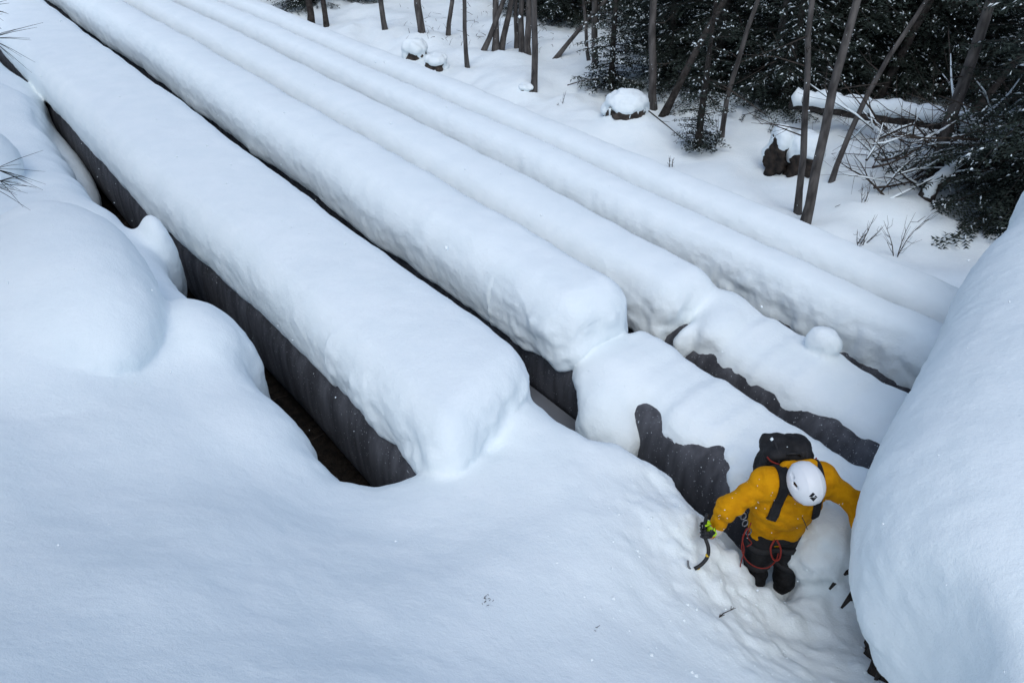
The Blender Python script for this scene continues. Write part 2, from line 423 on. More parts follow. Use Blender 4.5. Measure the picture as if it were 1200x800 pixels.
# (u,v,z) is a left-handed frame: flip the winding in world space
sw = sv @ B; snw = sn @ B
sf = sf[:, ::-1]
def snow_part(g, name, parent, m=SNOW):
    gi = GROUPS.index(g); ff = sf[fid == gi]
    used = np.unique(ff); rm = np.full(len(sw), -1, np.int64); rm[used] = np.arange(len(used))
    return mobj(name, sw[used], rm[ff], m, parent, True, normals=snw[used])

# ------------------------------------------------------------------ pipes
PC = {1: (2.32, .62, .42), 2: (4.22, .43, .52), 3: (5.76, .45, .14), 4: (7.26, .42, -.10), 5: (8.66, .42, -.38)}
PU0 = {1: 2.95, 2: 1.75, 3: 1.0, 4: .6, 5: .6}
lab = {1: 'nearest dark pipe, under the widest cap of snow', 2: 'second dark pipe from the snow bank, its bare end directly behind the climber',
       3: 'third dark pipe from the bank, with a small round snow lump on its lower end', 4: 'fourth dark pipe from the snow bank, between the lumpy one and the outermost one',
       5: 'outermost dark pipe, along the open snow below the trees'}
for i in PC:
    vc, r, zc = PC[i]
    root = empty('pipe', tuple(W(PU0[i], vc, zc - r)))
    tag(root, lab[i], 'pipe', 'snow-covered pipes lying side by side')
    n = 48; ul = np.array(grow(PU0[i], 28.5, .1, .6)); v = []
    for a, u in enumerate(ul):
        for k in range(n):
            th = 2 * math.pi * k / n
            rr = r * (1 + .006 * math.sin(u * 3 + th * 5))
            # slightly squared section
            cs, sn_ = math.cos(th), math.sin(th); q = (abs(cs) ** 3.2 + abs(sn_) ** 3.2) ** (-1 / 3.2)
            v.append(W(u, vc + (.2 * gnear(u) if i == 1 else 0) + rr * cs * q, zc + rr * sn_ * q))
    f = [(a * n + k, (a + 1) * n + k, (a + 1) * n + (k + 1) % n, a * n + (k + 1) % n) for a in range(len(ul) - 1) for k in range(n)]
    f += [tuple(range(n)), tuple((len(ul) - 1) * n + k for k in range(n))[::-1]]
    mobj('shell', v, f, PIPE, root)
    snow_part('cap%d' % i, 'snow_cap', root)
bv = [W(u, v, z) for u in (2.6, 7.5) for v in (3.45, 3.782) for z in (-.3, .31)]
bm_ = mobj('base_beam', bv, [(0, 1, 3, 2), (4, 6, 7, 5), (0, 4, 5, 1), (2, 3, 7, 6), (1, 5, 7, 3), (0, 2, 6, 4)], mat('smooth_grey_steel', (.13, .14, .155), .6, .3, (.17, .18, .20), 3), None, False)
tag(bm_, 'smooth grey beam along the foot of the second pipe, seen in the gap past the broken snow end', 'beam')
root = snow_part('bank', 'snow_bank', None, SNOW); tag(root, kind='structure')
for g, l, nm in (('pillowA', 'broad rounded snow pillow on the left bank, bulging over a crease', 'snow_mound'),
             ('pillowB', 'small snow pillow overhanging the dark gap beside the nearest pipe', 'snow_mound'),
             ('pillowC', 'small far snow pillow at the left edge, above the twigs', 'snow_mound'),
             ('mound', 'huge smooth snow mound on the right, level with the climber', 'snow_mound'),
             ('lump', 'small round lump of snow resting on the third pipe', 'snow_lump')):
    tag(snow_part(g, nm, None), l, 'snow mound')

# ------------------------------------------------------------------ ground
def gz(x, y):
    u = x * DU[0] + y * DU[1]; v = x * DV[0] + y * DV[1]
    t = max(0, v - 8.6)
    h = -.42 + .05 * t + .10 * math.sin(x * .55 + 1) * math.sin(y * .43) + .05 * math.sin(x * 1.7 + y * 1.1) * min(1, t)
    if v < 8.6: h = -.75
    elif v < 9.4: h = -.75 + (h + .75) * (v - 8.6) / .8
    return h
def axis(a, b, c, d, s): # fine from b to c
    x = list(np.arange(b, c, s)); st = s; q = b
    while q > a: st *= 1.25; q -= st; x.insert(0, q)
    st = s; q = x[-1]
    while q < d: st *= 1.25; q += st; x.append(q)
    return x
gx = axis(-600, -14, 20, 600, .22); gy = axis(-300, 4, 32, 900, .22)
gp = np.array([(x, y, 0) for x in gx for y in gy])
nz = fbm(gp, .8, 3, 77) * .15 + np.abs(fbm(gp, 2.3, 3, 78)) * .12 * np.clip(fbm(gp, .3, 1, 79) + .5, 0, 1)
gv = [(x, y, gz(x, y) + (nz[i] if (x * DV[0] + y * DV[1]) > 9 else 0)) for i, (x, y, _) in enumerate(gp)]
ny = len(gy)
gf = np.array([(i * ny + j, (i + 1) * ny + j, (i + 1) * ny + j + 1, i * ny + j + 1) for i in range(len(gx) - 1) for j in range(ny - 1)])
tag(mobj('snow_ground', gv, gf, SNOW), kind='structure')
sv_, sf_ = [], []
ua, va = np.arange(-1, 29, .12), np.arange(.4, 8.9, .1)
sp = np.array([(u, v, 0) for u in ua for v in va]); sz = fbm(sp, 2.5, 3, 91) * .05
for i, (u, v, _) in enumerate(sp): sv_.append(W(u, v, (-.22 if v < 4 else -.22 - (v - 4) * .09) + sz[i]))
nv = len(va)
tag(mobj('gully_floor', sv_, np.array([(i * nv + j, i * nv + j + 1, (i + 1) * nv + j + 1, (i + 1) * nv + j) for i in range(len(ua) - 1) for j in range(nv - 1)])[:, ::-1], SOIL), kind='structure')
def G(x, y):
    """ground point seen at a pixel of the photograph"""
    r = ray(x, y); z = -.3
    for _ in range(12):
        p = CAM + r * ((z - 5) / r[2]); z = .5 * z + .5 * gz(p[0], p[1])
    return np.array([p[0], p[1], gz(p[0], p[1])])

random.seed(3)
# debris in the gap under the near pipe
mb = MB()
for _ in range(260):
    u = random.uniform(2.5, 16); v = random.uniform(1.0, 1.75); p = W(u, v, random.uniform(-.2, .0)); a = random.uniform(0, 6.28); L = random.uniform(.08, .35)
    q = p + np.array([math.cos(a) * L, math.sin(a) * L, random.uniform(-.03, .12)]); m_ = (p + q) / 2 + np.array([0, 0, random.uniform(0, .04)])
    mb.tube([p, m_, q], [random.uniform(.004, .012), .007, .003], 5)
tag(mb.build('twig_litter', TWIG), 'dead twigs and litter at the bottom of the gap beside the nearest pipe', 'litter', kind='stuff')
#@@TREES
# ------------------------------------------------------------------ spruces
def spruce_proto(name, H, Rb, nb, seed, low=.15, snowf=.22):
    nb = int(nb * 1.7)
    rnd = random.Random(seed)
    root = empty(name)
    t = MB(); k = rnd.uniform(-.1, .1)
    t.tube([(k * math.sin(z / H * 2), k * z / H, z) for z in np.linspace(-.4, H, 9)], list(np.linspace(.016 * H + .02, .012, 9)), 8)
    t.build('trunk', DBARK, root)
    cv, cf, nvx = [], [], 0; sb = MB()
    def tri(a, b, c):
        nonlocal nvx
        cv.extend((a, b, c)); cf.append((nvx, nvx + 1, nvx + 2)); nvx += 3
    st = MB()
    for i in range(nb):
        q = (i + rnd.random()) / nb; h = low + (H - low) * q ** 1.8 * .98
        L = Rb * (1 - (h / H)) ** .75 * rnd.uniform(.6, 1.12) * (1 if h > .8 else .8) + .06
        a = i * 2.39996 + rnd.uniform(-.3, .3); dr = rnd.uniform(.10, .30); up = rnd.uniform(-.12, .2)
        D = Vector((math.cos(a), math.sin(a), 0)); S = Vector((-D.y, D.x, 0))
        def pos(r): return Vector((0, 0, h)) + D * r + Vector((0, 0, up * r - dr * r * r + .05 * r ** 3)) + S * (.06 * math.sin(r * 3 + i))
        n = max(3, int(L / .1)); st.tube([pos(L * m / 5) for m in range(6)], [.014, .011, .009, .007, .005, .003], 3, cap=False)
        for m in range(1, n + 1):
            r = L * m / n
            if rnd.random() < .12: continue
            p = pos(r); T = (pos(r + .02) - pos(r - .02)).normalized()
            for sd in (-1, 1):
                l = (.42 * (L - r) + .13) * rnd.uniform(.6, 1.15); l = min(l, .5)
                tw = (T * .75 + S * sd * rnd.uniform(.6, 1) + Vector((0, 0, rnd.uniform(-.35, .08)))).normalized()
                sd2 = tw.cross(Vector((0, 0, 1))).normalized(); e = p + tw * l - Vector((0, 0, .25 * l * l)); 
                ns = max(2, int(l / .055))
                for g in range(ns):
                    f_ = g / ns; b = p.lerp(e, f_)
                    for s2 in (-1, 1):
                        nl = rnd.uniform(.05, .09); d2 = (tw * .8 + sd2 * s2 * rnd.uniform(.7, 1) + Vector((0, 0, rnd.uniform(-.6, .5)))).normalized()
                        tri(b - tw * .018, b + tw * .022, b + d2 * nl)
                for _q in range(2 if rnd.random() < snowf else 0):
                    wv = rnd.uniform(.005, .017); f0 = rnd.uniform(0, .75); c0, c1 = p.lerp(e, f0), p.lerp(e, min(1, f0 + rnd.uniform(.12, .35))); mid = (c0 + c1) / 2; hz = Vector((0, 0, rnd.uniform(.015, .035)))
                    sb.add([c0, mid + sd2 * wv, c1, mid - sd2 * wv, mid + hz, mid - Vector((0, 0, .005))], [(0, 1, 4), (1, 2, 4), (2, 3, 4), (3, 0, 4), (1, 0, 5), (2, 1, 5), (3, 2, 5), (0, 3, 5)])
    mobj('crown', [tuple(x) for x in cv], np.array(cf), NEEDLE, root, False)
    st.build('branches', DBARK, root)
    sb.build('snow_load', SNOW, root)
    return root
def copy_tree(o):
    c = o.copy(); COL.objects.link(c)
    for ch in o.children:
        d = ch.copy(); COL.objects.link(d); d.parent = c
    return c
protos = [spruce_proto('spruce_tree', 7.5, 2.1, 80, 11), spruce_proto('spruce_tree', 6.5, 1.9, 74, 12, snowf=.3), spruce_proto('spruce_tree', 8.5, 2.3, 90, 13, snowf=.16),
          spruce_proto('spruce_tree', 3.6, .95, 60, 14, .1, .5), spruce_proto('spruce_tree', 5.0, .75, 60, 15, .1, .3)]
for o in protos:
    for c in o.children: pass
used = set()
def put(k, p, s, rz, label, group=None, lean=(0, 0)):
    o = protos[k] if k not in used else copy_tree(protos[k])
    used.add(k); o.location = tuple(p); o.scale = (s, s, s); o.rotation_euler = (lean[0], lean[1], rz); tag(o, label, 'tree', group); return o
FL = 'dense dark snow-dusted spruce in the shadowed forest wall behind the bare trunks'
FG = 'dark spruces forming the forest wall'
put(3, G(716, 103), 1.1, .4, 'small bushy spruce standing clear on the snow, left of the forest wall')
put(4, G(817, 174), .8, 1.4, 'thin scraggly dark spruce growing beside the bare trunk at the foot of the slope')
rr = random.Random(8)
SPR = [(772,62),(800,70),(860,66),(890,112),(915,128),(955,108),(990,104),(1030,100),(1065,104),(1100,98),(1135,108),(1180,128),(1215,205),(1200,246),(1250,262),(840,20),
       (905,45),(945,70),(1000,60),(1050,50),(1110,55),(1165,70),(1220,90),(668,22),(755,25),(710,2),(632,14),(782,92),(835,104),(858,92),(362,6),(412,-4),(340,-10),(640,-5)]
for i, (x, y) in enumerate(SPR):
    k = rr.choice((0, 1, 2)); p = G(x, y)
    put(k, p, rr.uniform(.75, 1.1), rr.uniform(0, 6.28), FL, FG, (rr.uniform(-.04, .04), rr.uniform(-.04, .04)))
BL = 'spruce at the back of the forest, its foot hidden beyond the trees in front'
for y in (14, -12, -38, -62, -95):
    for x in range({14: 790, -12: 700, -38: 630}.get(y, 350), 1330, 46):
        p = G(x + rr.uniform(-18, 18), y + rr.uniform(-8, 8)); o = put(rr.choice((0, 2)), p, rr.uniform(.9, 1.25), rr.uniform(0, 6.28), FL, FG); o.scale.z *= 1.6

for i, (x, y) in enumerate(((-6.6, 1.2), (-9.0, 5.0), (-11.5, 9.5), (-5.2, -2.8), (-8.0, -1.0))):  # out-of-view trees added to block sky light and darken the left side
    o = put((0, 2)[i % 2], np.array((x, y, 1.6)), 1.15, i * 1.3, 'unseen tall spruce added on the slope to shade the left bank', 'unseen spruces added beyond the left edge'); o.scale.z *= 1.5
# ------------------------------------------------------------------ bare trunks: (base px, top px, width px, curve)
def bare(bx, by, tx, ty, wpx, label, bend=0, H=7.5, nb=7, seed=0, dark=False, group=None):
    rnd = random.Random(seed * 31 + int(bx)); p0 = G(bx, by); q = PY(tx, ty, p0[1] + rnd.uniform(-.1, .3)); d = q - p0; d = d / d[2]
    r0 = .86 * wpx * np.linalg.norm(p0 - CAM) / 867 / 2
    root = empty('bare_tree', tuple(p0)); tag(root, label, 'tree', group)
    zq = max(.8, q[2] - p0[2]); pts, rad = [], []
    for i in range(14):
        z = -.3 + (H + .3) * i / 13; t = z / zq
        off = bend * (t * (1 - t)) if t < 1 else bend * (1 - t) * .5
        wob = .02 * math.sin(z * 2.1 + seed) + .015 * math.sin(z * 4.7 + seed * 2)
        pts.append((p0[0] + d[0] * z + off + wob, p0[1] + d[1] * z + wob * .6, p0[2] + z)); rad.append(r0 * (1.0 - .8 * i / 13) * (1.35 if i == 0 else 1))
    m = MB(); m.tube(pts, rad, 9); m.build('trunk', DBARK if dark else BARK, root)
    b = MB()
    for i in range(nb):
        j = rnd.uniform(2, 12); a = int(j); f = j - a; s = Vector(pts[a]).lerp(Vector(pts[a + 1]), f); an = rnd.uniform(0, 6.28); L = rnd.uniform(.3, 1.3)
        dd = Vector((math.cos(an), math.sin(an), rnd.uniform(-.1, .7))).normalized(); e = s + dd * L; mid = (s + e) / 2 + Vector((rnd.uniform(-.05, .05), 0, rnd.uniform(-.08, .1)))
        b.tube([s, mid, e], [min(.012, r0 * .4), .007, .003], 4)
        for _ in range(3):
            s2 = s.lerp(e, rnd.uniform(.3, .9)); e2 = s2 + (dd + Vector([rnd.uniform(-.8, .8) for _ in range(3)])).normalized() * L * .35; b.tube([s2, e2], [.005, .002], 3)
    b.build('branch', TWIG, root)
    return root
TG = 'bare trunks along the forest edge'
TR = [(365,30,361,0,9,'short dark stem'), (382,32,378,0,7,'slim stem'), (451,36,446,0,7,'slim stem'), (495,47,490,0,10,'thicker brown trunk'), (548,77,543,0,6,'thin straight stem'), (526,42,529,0,6,'slim stem'),
      (567,60,590,0,7,'leaning stem'), (580,60,581,0,9,'straight trunk'), (587,58,600,0,8,'leaning trunk'), (605,56,605,0,6,'thin stem'), (612,62,611,0,8,'stem of a clump'),
      (619,66,619,0,9,'stem of a clump'), (626,108,626,0,9,'straight trunk'), (696,85,697,0,9,'grey stem'), (764,125,766,0,11,'straight grey trunk'), (779,132,802,88,10,'short leaning snag'),
      (845,165,888,0,7,'thin curved stem'), (897,122,922,0,10,'grey leaning trunk'), (936,243,952,0,9,'pale slim trunk'), (943,262,1004,0,13,'long leaning trunk'), (973,214,1086,0,7,'thin curving stem'),
      (1027,118,1090,0,11,'leaning background trunk'), (1094,203,1161,0,15,'thick pale leaning trunk'), (1128,150,1200,60,8,'slanting background stem')]
SL_ = {0: 'spruce at the left end of the dark forest wall, behind the short leaning snag', 1: 'spruce of the forest wall right above the scraggly little spruce', 3: 'spruce of the forest wall left of the grey leaning trunk', 4: 'spruce of the forest wall behind the snow-hooded stumps',
       5: 'spruce directly behind the left end of the fallen log', 6: 'spruce behind the fallen log where the long leaning trunk crosses it', 7: 'spruce behind the middle of the fallen log', 10: 'spruce behind the right end of the fallen log',
       11: 'spruce above the snowy bough at the right', 12: 'dark spruce behind the broken tree at the right', 14: 'dark low spruce closest to the big mound at the right', 23: 'spruce in the gap left of the small bushy spruce',
       26: 'spruce at the top of the picture by the leftmost bare stem', 27: 'spruce at the top of the picture between the second bare stem and the slim one'}
FRONT = [o for o in bpy.data.objects if o.get('group') == FG]
for i, l in SL_.items():
    p_ = G(*SPR[i]); o = min((q for q in FRONT if q['label'] == FL), key=lambda q: (q.location.x - p_[0]) ** 2 + (q.location.y - p_[1]) ** 2); o['label'] = l
rs = random.Random(5)
SAP = []
for i in range(16):
    bx = 650 + i * 34 + rs.uniform(-14, 14); by = rs.uniform(40, 75) + max(0, bx - 850) * .12; SAP.append((bx, by, bx + rs.uniform(-10, 75), 0, rs.uniform(3.5, 6)))
NM = ['leftmost bare stem, at the far end of the pipes', 'second bare stem from the left, close by the leftmost', 'slim bare stem standing alone above the far pipe, left of the thick brown trunk',
      'brown trunk just above the snow-hooded rock near the outermost pipe', 'thin straight bare stem with its foot low on the snow, left of the clump', 'slim bare stem rising just left of the thin straight one',
      'leaning thin stem at the left foot of the trunk clump', 'straight trunk at the left side of the trunk clump', 'trunk leaning right out of the middle of the clump', 'thin stem in the middle of the trunk clump',
      'dark stem near the right end of the trunk clump', 'last stem on the right of the trunk clump', 'straight trunk in front of the clump, its foot in a small snow mound',
      'grey stem directly left of the small bushy spruce', 'straight grey trunk right behind the icicle-hung rock', 'short dark leaning snag at the right of the icicle-hung rock',
      'thin curved stem beside the scraggly spruce', 'grey leaning trunk in front of the forest wall, left of the fallen log', 'pale slim trunk sharing a foot with the long leaning trunk',
      'long leaning trunk rooted closest to the pipes', 'thin curving stem crossing in front of the fallen log', 'leaning trunk rising behind the fallen log', 'thick pale leaning trunk crossing the right end of the log',
      'slanting stem in the dark at the right, above the broken branches']
for i, (t, nm_) in enumerate(zip(TR, NM)):
    bare(*t[:5], nm_, bend={16: -.35, 20: -.55, 19: -.12, 21: .1}.get(i, 0), seed=i, group=TG, dark=i in (0, 1, 15, 21, 23), nb=9 if i > 12 else 6)

for i, t in enumerate(SAP):
    bare(*t, 'thin bare sapling in the shade among the dark spruces', bend=rs.uniform(-.3, .2), seed=60 + i, group='thin saplings in the forest shade', nb=8)
# ------------------------------------------------------------------ lumps made of a small distance field
def blob_mesh(name, fn, lo, hi, step, m, parent=None, nscale=0, namp=0, seed=0):
    xs, ys, zs = [np.arange(lo[k], hi[k] + step, step) for k in range(3)]
    X, Y, Z = np.meshgrid(xs, ys, zs, indexing='ij'); Dd = fn(X, Y, Z)
    v, f = nets(Dd.astype(np.float32), xs, ys, zs); n = vnormals(v, f)
    if namp:
        v = v + n * (fbm(v, nscale, 3, seed) * namp)[:, None]
    return mobj(name, v, f, m, parent, True)
def rock(px, py, sx, sy, sz, label, icicles=0, seed=0, name='snowy_rock', lift=.0, m=ROCK):
    p = G(px, py); rnd = random.Random(seed); root = empty(name, tuple(p)); tag(root, label, 'rock')
    c = p + np.array([0, 0, sz * .35])
    def body(X, Y, Z): return smin(ell(X, Y, Z, c, (sx * .8, sy * .8, sz * .75)), ell(X, Y, Z, c + np.array([-sx * .4, -.1 * sy, -.1]), (sx * .5, sy * .6, sz * .5)), .05)
    blob_mesh('stone', body, p - np.array([sx * 1.3, sy * 1.3, sz * .8]), p + np.array([sx * 1.3, sy * 1.3, sz * 1.6]), .03, m, root, 6, .07, seed)
    t = c + np.array([0, .08 * sy, sz * .38])
    def capf(X, Y, Z):
        d = ell(X, Y, Z, t + np.array([0, 0, .05]), (sx * .95, sy * .95, sz * .5))
        for q in range(5): d = smin(d, ell(X, Y, Z, t + np.array([math.cos(q * 1.3 + seed) * sx * .65, abs(math.sin(q * 2.3 + seed)) * sy * .6 - .1, -.1 - .06 * (q % 3)]), (sx * .45, sy * .5, sz * (.3 + .1 * (q % 2)))), .08)
        return d
    blob_mesh('snow_cap', capf, t - np.array([sx * 1.5, sy * 1.5, sz]), t + np.array([sx * 1.5, sy * 1.5, sz]), .03, SNOW, root, 3.5, .05, seed + 3)
    for k in range(icicles):
        a = -2.9 + 2.6 * k / max(1, icicles - 1) + rnd.uniform(-.25, .25); x, y = t[0] + math.cos(a) * sx * .85, t[1] + math.sin(a) * sy * .85; L = rnd.uniform(.04, .26)
        mb = MB(); mb.tube([(x, y, t[2] - .02), (x, y, t[2] - .1), (x, y, t[2] - .1 - L)], [.035, .02, .003], 6); mb.build('icicle', SNOW, root)
    return root
rock(733, 143, .48, .45, .50, 'dark rock under a thick snow hood fringed with icicles, below the small spruce', 7, 2)
rock(488, 72, .36, .35, .42, 'dark rock with a snow hood between the brown trunk and the outermost pipe', 0, 4)
rock(512, 82, .3, .3, .28, 'low snow-covered rock just right of the dark hooded rock', 0, 5)
rock(908, 196, .22, .3, .62, 'brown rotten stump with a snow hood, left of the leaning trunks', 0, 7, 'stump', m=WOOD)
rock(938, 200, .30, .35, .55, 'snow-hooded stump right behind the pale slim trunk', 0, 9, 'stump', m=WOOD)
rock(617, 110, .2, .2, .14, 'small snow heap at the foot of the straight trunk', 0, 12)

# ------------------------------------------------------------------ fallen log and broken tree on the right
def log(points, rads, label, name, snow_r, seed=0, cat='log'):
    rnd = random.Random(seed); pts = [Vector(p) for p in points]; root = empty(name, tuple(pts[0])); tag(root, label, cat)
    m = MB(); m.tube(pts, rads, 10); m.build('trunk', DBARK, root)
    s = MB(); P2, R2 = [], []
    for i in range(len(pts) - 1):
        for k in range(8):
            t = k / 8; p = pts[i].lerp(pts[i + 1], t); r = rads[i] * (1 - t) + rads[i + 1] * t
            g = snow_r * (1 + .12 * math.sin((i * 8 + k) * .9 + seed) + .08 * math.sin((i * 8 + k) * 2.1))
            P2.append(p + Vector((0, -.02, r * .7 + g * .4))); R2.append(max(.02, g))
    R2[0] = R2[-1] = .02
    s.tube(P2, R2, 10, squash=.8); s.build('snow_cap', SNOW, root)
    return root
def at(px, py, Y): return tuple(PY(px, py, Y))
log([at(925, 122, 14.6), at(968, 126, 14.3), at(1010, 133, 14.0), at(1060, 139, 13.7), at(1105, 146, 13.4), at(1150, 158, 13.1)], [.09, .11, .12, .12, .10, .07],
    'fallen log carrying a thick ridge of snow, lying level across the forest edge', 'fallen_log', .19, 1)
log([at(1080, 243, 11.3), at(1090, 222, 11.4), at(1120, 197, 11.6), at(1160, 172, 11.9), at(1215, 140, 12.4)], [.16, .13, .11, .10, .08],
    'broken tree leaning up to the right from its stump, snow along its back', 'broken_tree', .09, 4)
log([at(1165, 156, 12.6), at(1185, 140, 12.7), at(1230, 120, 12.9)], [.06, .06, .05], 'snowy bough crossing above the broken tree at the right', 'fallen_bough', .11, 6)
log([at(1010, 248, 11.2), at(1060, 225, 11.3), at(1110, 200, 11.5)], [.012, .022, .03], 'thin dead bough sloping down left from the broken tree', 'fallen_bough', .02, 8)
mb = MB(); sn2 = MB(); rnd = random.Random(44)
for _ in range(330):
    a = Vector(at(1240 - 225 * rnd.random() ** 1.4, rnd.uniform(140, 262), rnd.uniform(11.3, 13.2))); L = rnd.uniform(.4, 1.9)
    a.z = max(a.z, gz(a.x, a.y) + .02)
    d = Vector((rnd.uniform(-1, 1), rnd.uniform(-.5, .5), rnd.uniform(-.25, .75))).normalized(); r = rnd.choice((.006, .009, .014, .022))
    pts = [a]; 
    for k in range(4): d = (d + Vector([rnd.uniform(-.22, .22) for _ in range(3)])).normalized(); pts.append(pts[-1] + d * L / 4)
    mb.tube(pts, [r, r * .85, r * .7, r * .5, r * .25], 5)
    for k in (1, 2, 3):
        e = (d + Vector([rnd.uniform(-.9, .9) for _ in range(3)])).normalized(); mb.tube([pts[k], pts[k] + e * L * .2, pts[k] + e * L * .35 + Vector((0, 0, .03))], [r * .4, r * .3, .002], 3)
    if rnd.random() < .3: sn2.tube([p + Vector((0, 0, r + .01)) for p in pts[:4]], [.008, .017, .016, .006], 6)
tag(mb.build('brushwood', TWIG), 'tangle of dead broken branches around the broken tree', 'brushwood', kind='stuff')
tag(sn2.build('brushwood_snow', SNOW), 'lines of snow lying along the tangled dead branches', 'snow', kind='stuff')
# leafless shrubs and saplings on the open snow
def shrub(px, py, hpx, n, label, seed, spread=.5, name='bare_shrub'):
    p = Vector(G(px, py)); rnd = random.Random(seed); s = (p - Vector(CAM)).length / 867; H = hpx * s * 1.2
    m = MB()
    for i in range(n):
        d = Vector((rnd.uniform(-spread, spread), rnd.uniform(-spread, spread), 1)).normalized(); a = p + Vector((rnd.uniform(-.06, .06), rnd.uniform(-.06, .06), -.05)); L = H * rnd.uniform(.5, 1.1)
        pts = [a]
        for k in range(5): d = (d + Vector([rnd.uniform(-.18, .18) for _ in range(3)])).normalized(); pts.append(pts[-1] + d * L / 5)
        m.tube(pts, [.010, .008, .007, .005, .004, .002], 4)
        for k in (1, 2, 3, 4):
            for _ in range(2):
                e = (d + Vector([rnd.uniform(-.9, .9) for _ in range(3)])).normalized(); m.tube([pts[k], pts[k] + e * L * .12, pts[k] + (e + d * .6) * L * .2], [.004, .003, .0015], 3)
    o = m.build(name, TWIG, None); tag(o, label, 'shrub'); return o
shrub(1045, 303, 50, 3, 'tall leafless shrub at the edge of the outermost pipe, near the big mound', 1, .35)
shrub(1008, 288, 32, 5, 'low leafless shrub just left of the tall one by the outermost pipe', 2, .6)
shrub(1012, 243, 28, 2, 'small bare sapling on the snow below the fallen log', 3, .3)
shrub(785, 195, 24, 2, 'tiny bare sapling on the open snow by the outermost pipe, left of the scraggly spruce', 4, .2)
shrub(655, 128, 18, 2, 'tiny bare sapling on the open snow behind the straight trunk', 5, .3)
shrub(835, 172, 45, 5, 'dark leafless shrub at the foot of the thin curved stem', 6, .6)
def bough(pts, r, label, seed, side=.3, m=TWIG):
    rnd = random.Random(seed); pts = [Vector(p) for p in pts]; b = MB(); n = len(pts); b.tube(pts, [r * (1 - .8 * i / (n - 1)) for i in range(n)], 6)
    for i in range(1, n):
        for _ in range(2):
            d = (pts[i] - pts[i - 1]).normalized(); e = (d + Vector([rnd.uniform(-.9, .9) for _ in range(3)])).normalized() * side * rnd.uniform(.4, 1); b.tube([pts[i - 1].lerp(pts[i], .6), pts[i - 1].lerp(pts[i], .6) + e], [r * .35, .002], 4)
    o = b.build('dead_bough', m); tag(o, label, 'branch'); return o
bough([at(828, 92, 14.2), at(850, 102, 14), at(880, 122, 13.7), at(905, 140, 13.5)], .02, 'thin arched dead bough hanging over the snow above the scraggly spruce', 1)
bough([at(760, 130, 14.6), at(785, 150, 14.3), at(800, 163, 14.1), at(812, 166, 14.0)], .014, 'thin curved dead bough lying on the snow right of the icicle-hung rock', 2)
bough([at(665, 100, 16.6), at(685, 94, 16.5), at(702, 92, 16.4)], .014, 'short dead twig poking from the snow left of the small spruce', 3)
rnd = random.Random(31); mb = MB()
for q in range(420):
    px_ = rnd.uniform(470, 1190); py_ = rnd.uniform(10, 60) + max(0, (px_ - 560)) * rnd.uniform(.02, .24)
    p = Vector(G(px_, py_)) + Vector((0, 0, .14)); a = rnd.uniform(0, 6.28); L = rnd.uniform(.05, .45) * rnd.random() + .04; e = p + Vector((math.cos(a) * L, math.sin(a) * L, rnd.uniform(-.02, .18))); r = rnd.uniform(.003, .008)
    mb.tube([p, (p + e) / 2 + Vector((0, 0, rnd.uniform(0, .04))), e], [r, r * .8, r * .4], 4)
tag(mb.build('forest_litter', TWIG), 'small dead twigs scattered on the snow along the forest edge', 'twigs', kind='stuff')
# pine at the left whose branch tips reach into the picture
PN = mat('pine_needles', (.014, .017, .015), .7, .2)
root = empty('pine_tree', (-4.6, 4.4, 1.5)); tag(root, 'pine outside the left edge, bare needled twig tips reaching in over the snow', 'tree')
m = MB(); m.tube([(-6.3, 4.4, 1.0), (-6.3, 4.45, 3), (-6.2, 4.5, 6), (-6.1, 4.5, 9)], [.17, .15, .12, .07], 10); m.build('trunk', DBARK, root)
for q, (tips, seed) in enumerate((([(-20, 10, 30, 3), (-20, 22, 24, -1), (-12, 45, 60, 12)], 5), ([(-6, 198, 62, 5), (-14, 216, 54, 12), (0, 212, 40, 18)], 6))):
    b = MB(); nd = MB(); rnd = random.Random(seed)
    Y = 5.2 if q == 0 else 4.6
    hub = Vector(at(-70, 60 if q == 0 else 205, Y)); b.tube([(-6.25, 4.45, 3.6 if q == 0 else 2.6), tuple(hub.lerp(Vector((-6.25, 4.45, 3.6)), .5) + Vector((0, 0, .1))), tuple(hub)], [.03, .02, .012], 6)
    for x, y, L, dy in tips:
        s = Vector(at(x, y, Y)); b.tube([hub, hub.lerp(s, .5) + Vector((0, 0, .02)), s], [.010, .007, .005], 5)
        for k in range(9):
            an = math.radians(dy + rnd.uniform(-32, 32)); l = L * rnd.uniform(.5, 1.1); e = Vector(at(x + math.cos(an) * l, y + math.sin(an) * l, Y + rnd.uniform(-.1, .1)))
            nd.tube([s, s.lerp(e, .5) + Vector((0, 0, .006)), e], [.0022, .002, .0008], 3)
    b.build('branch', TWIG, root); nd.build('needles', PN, root)
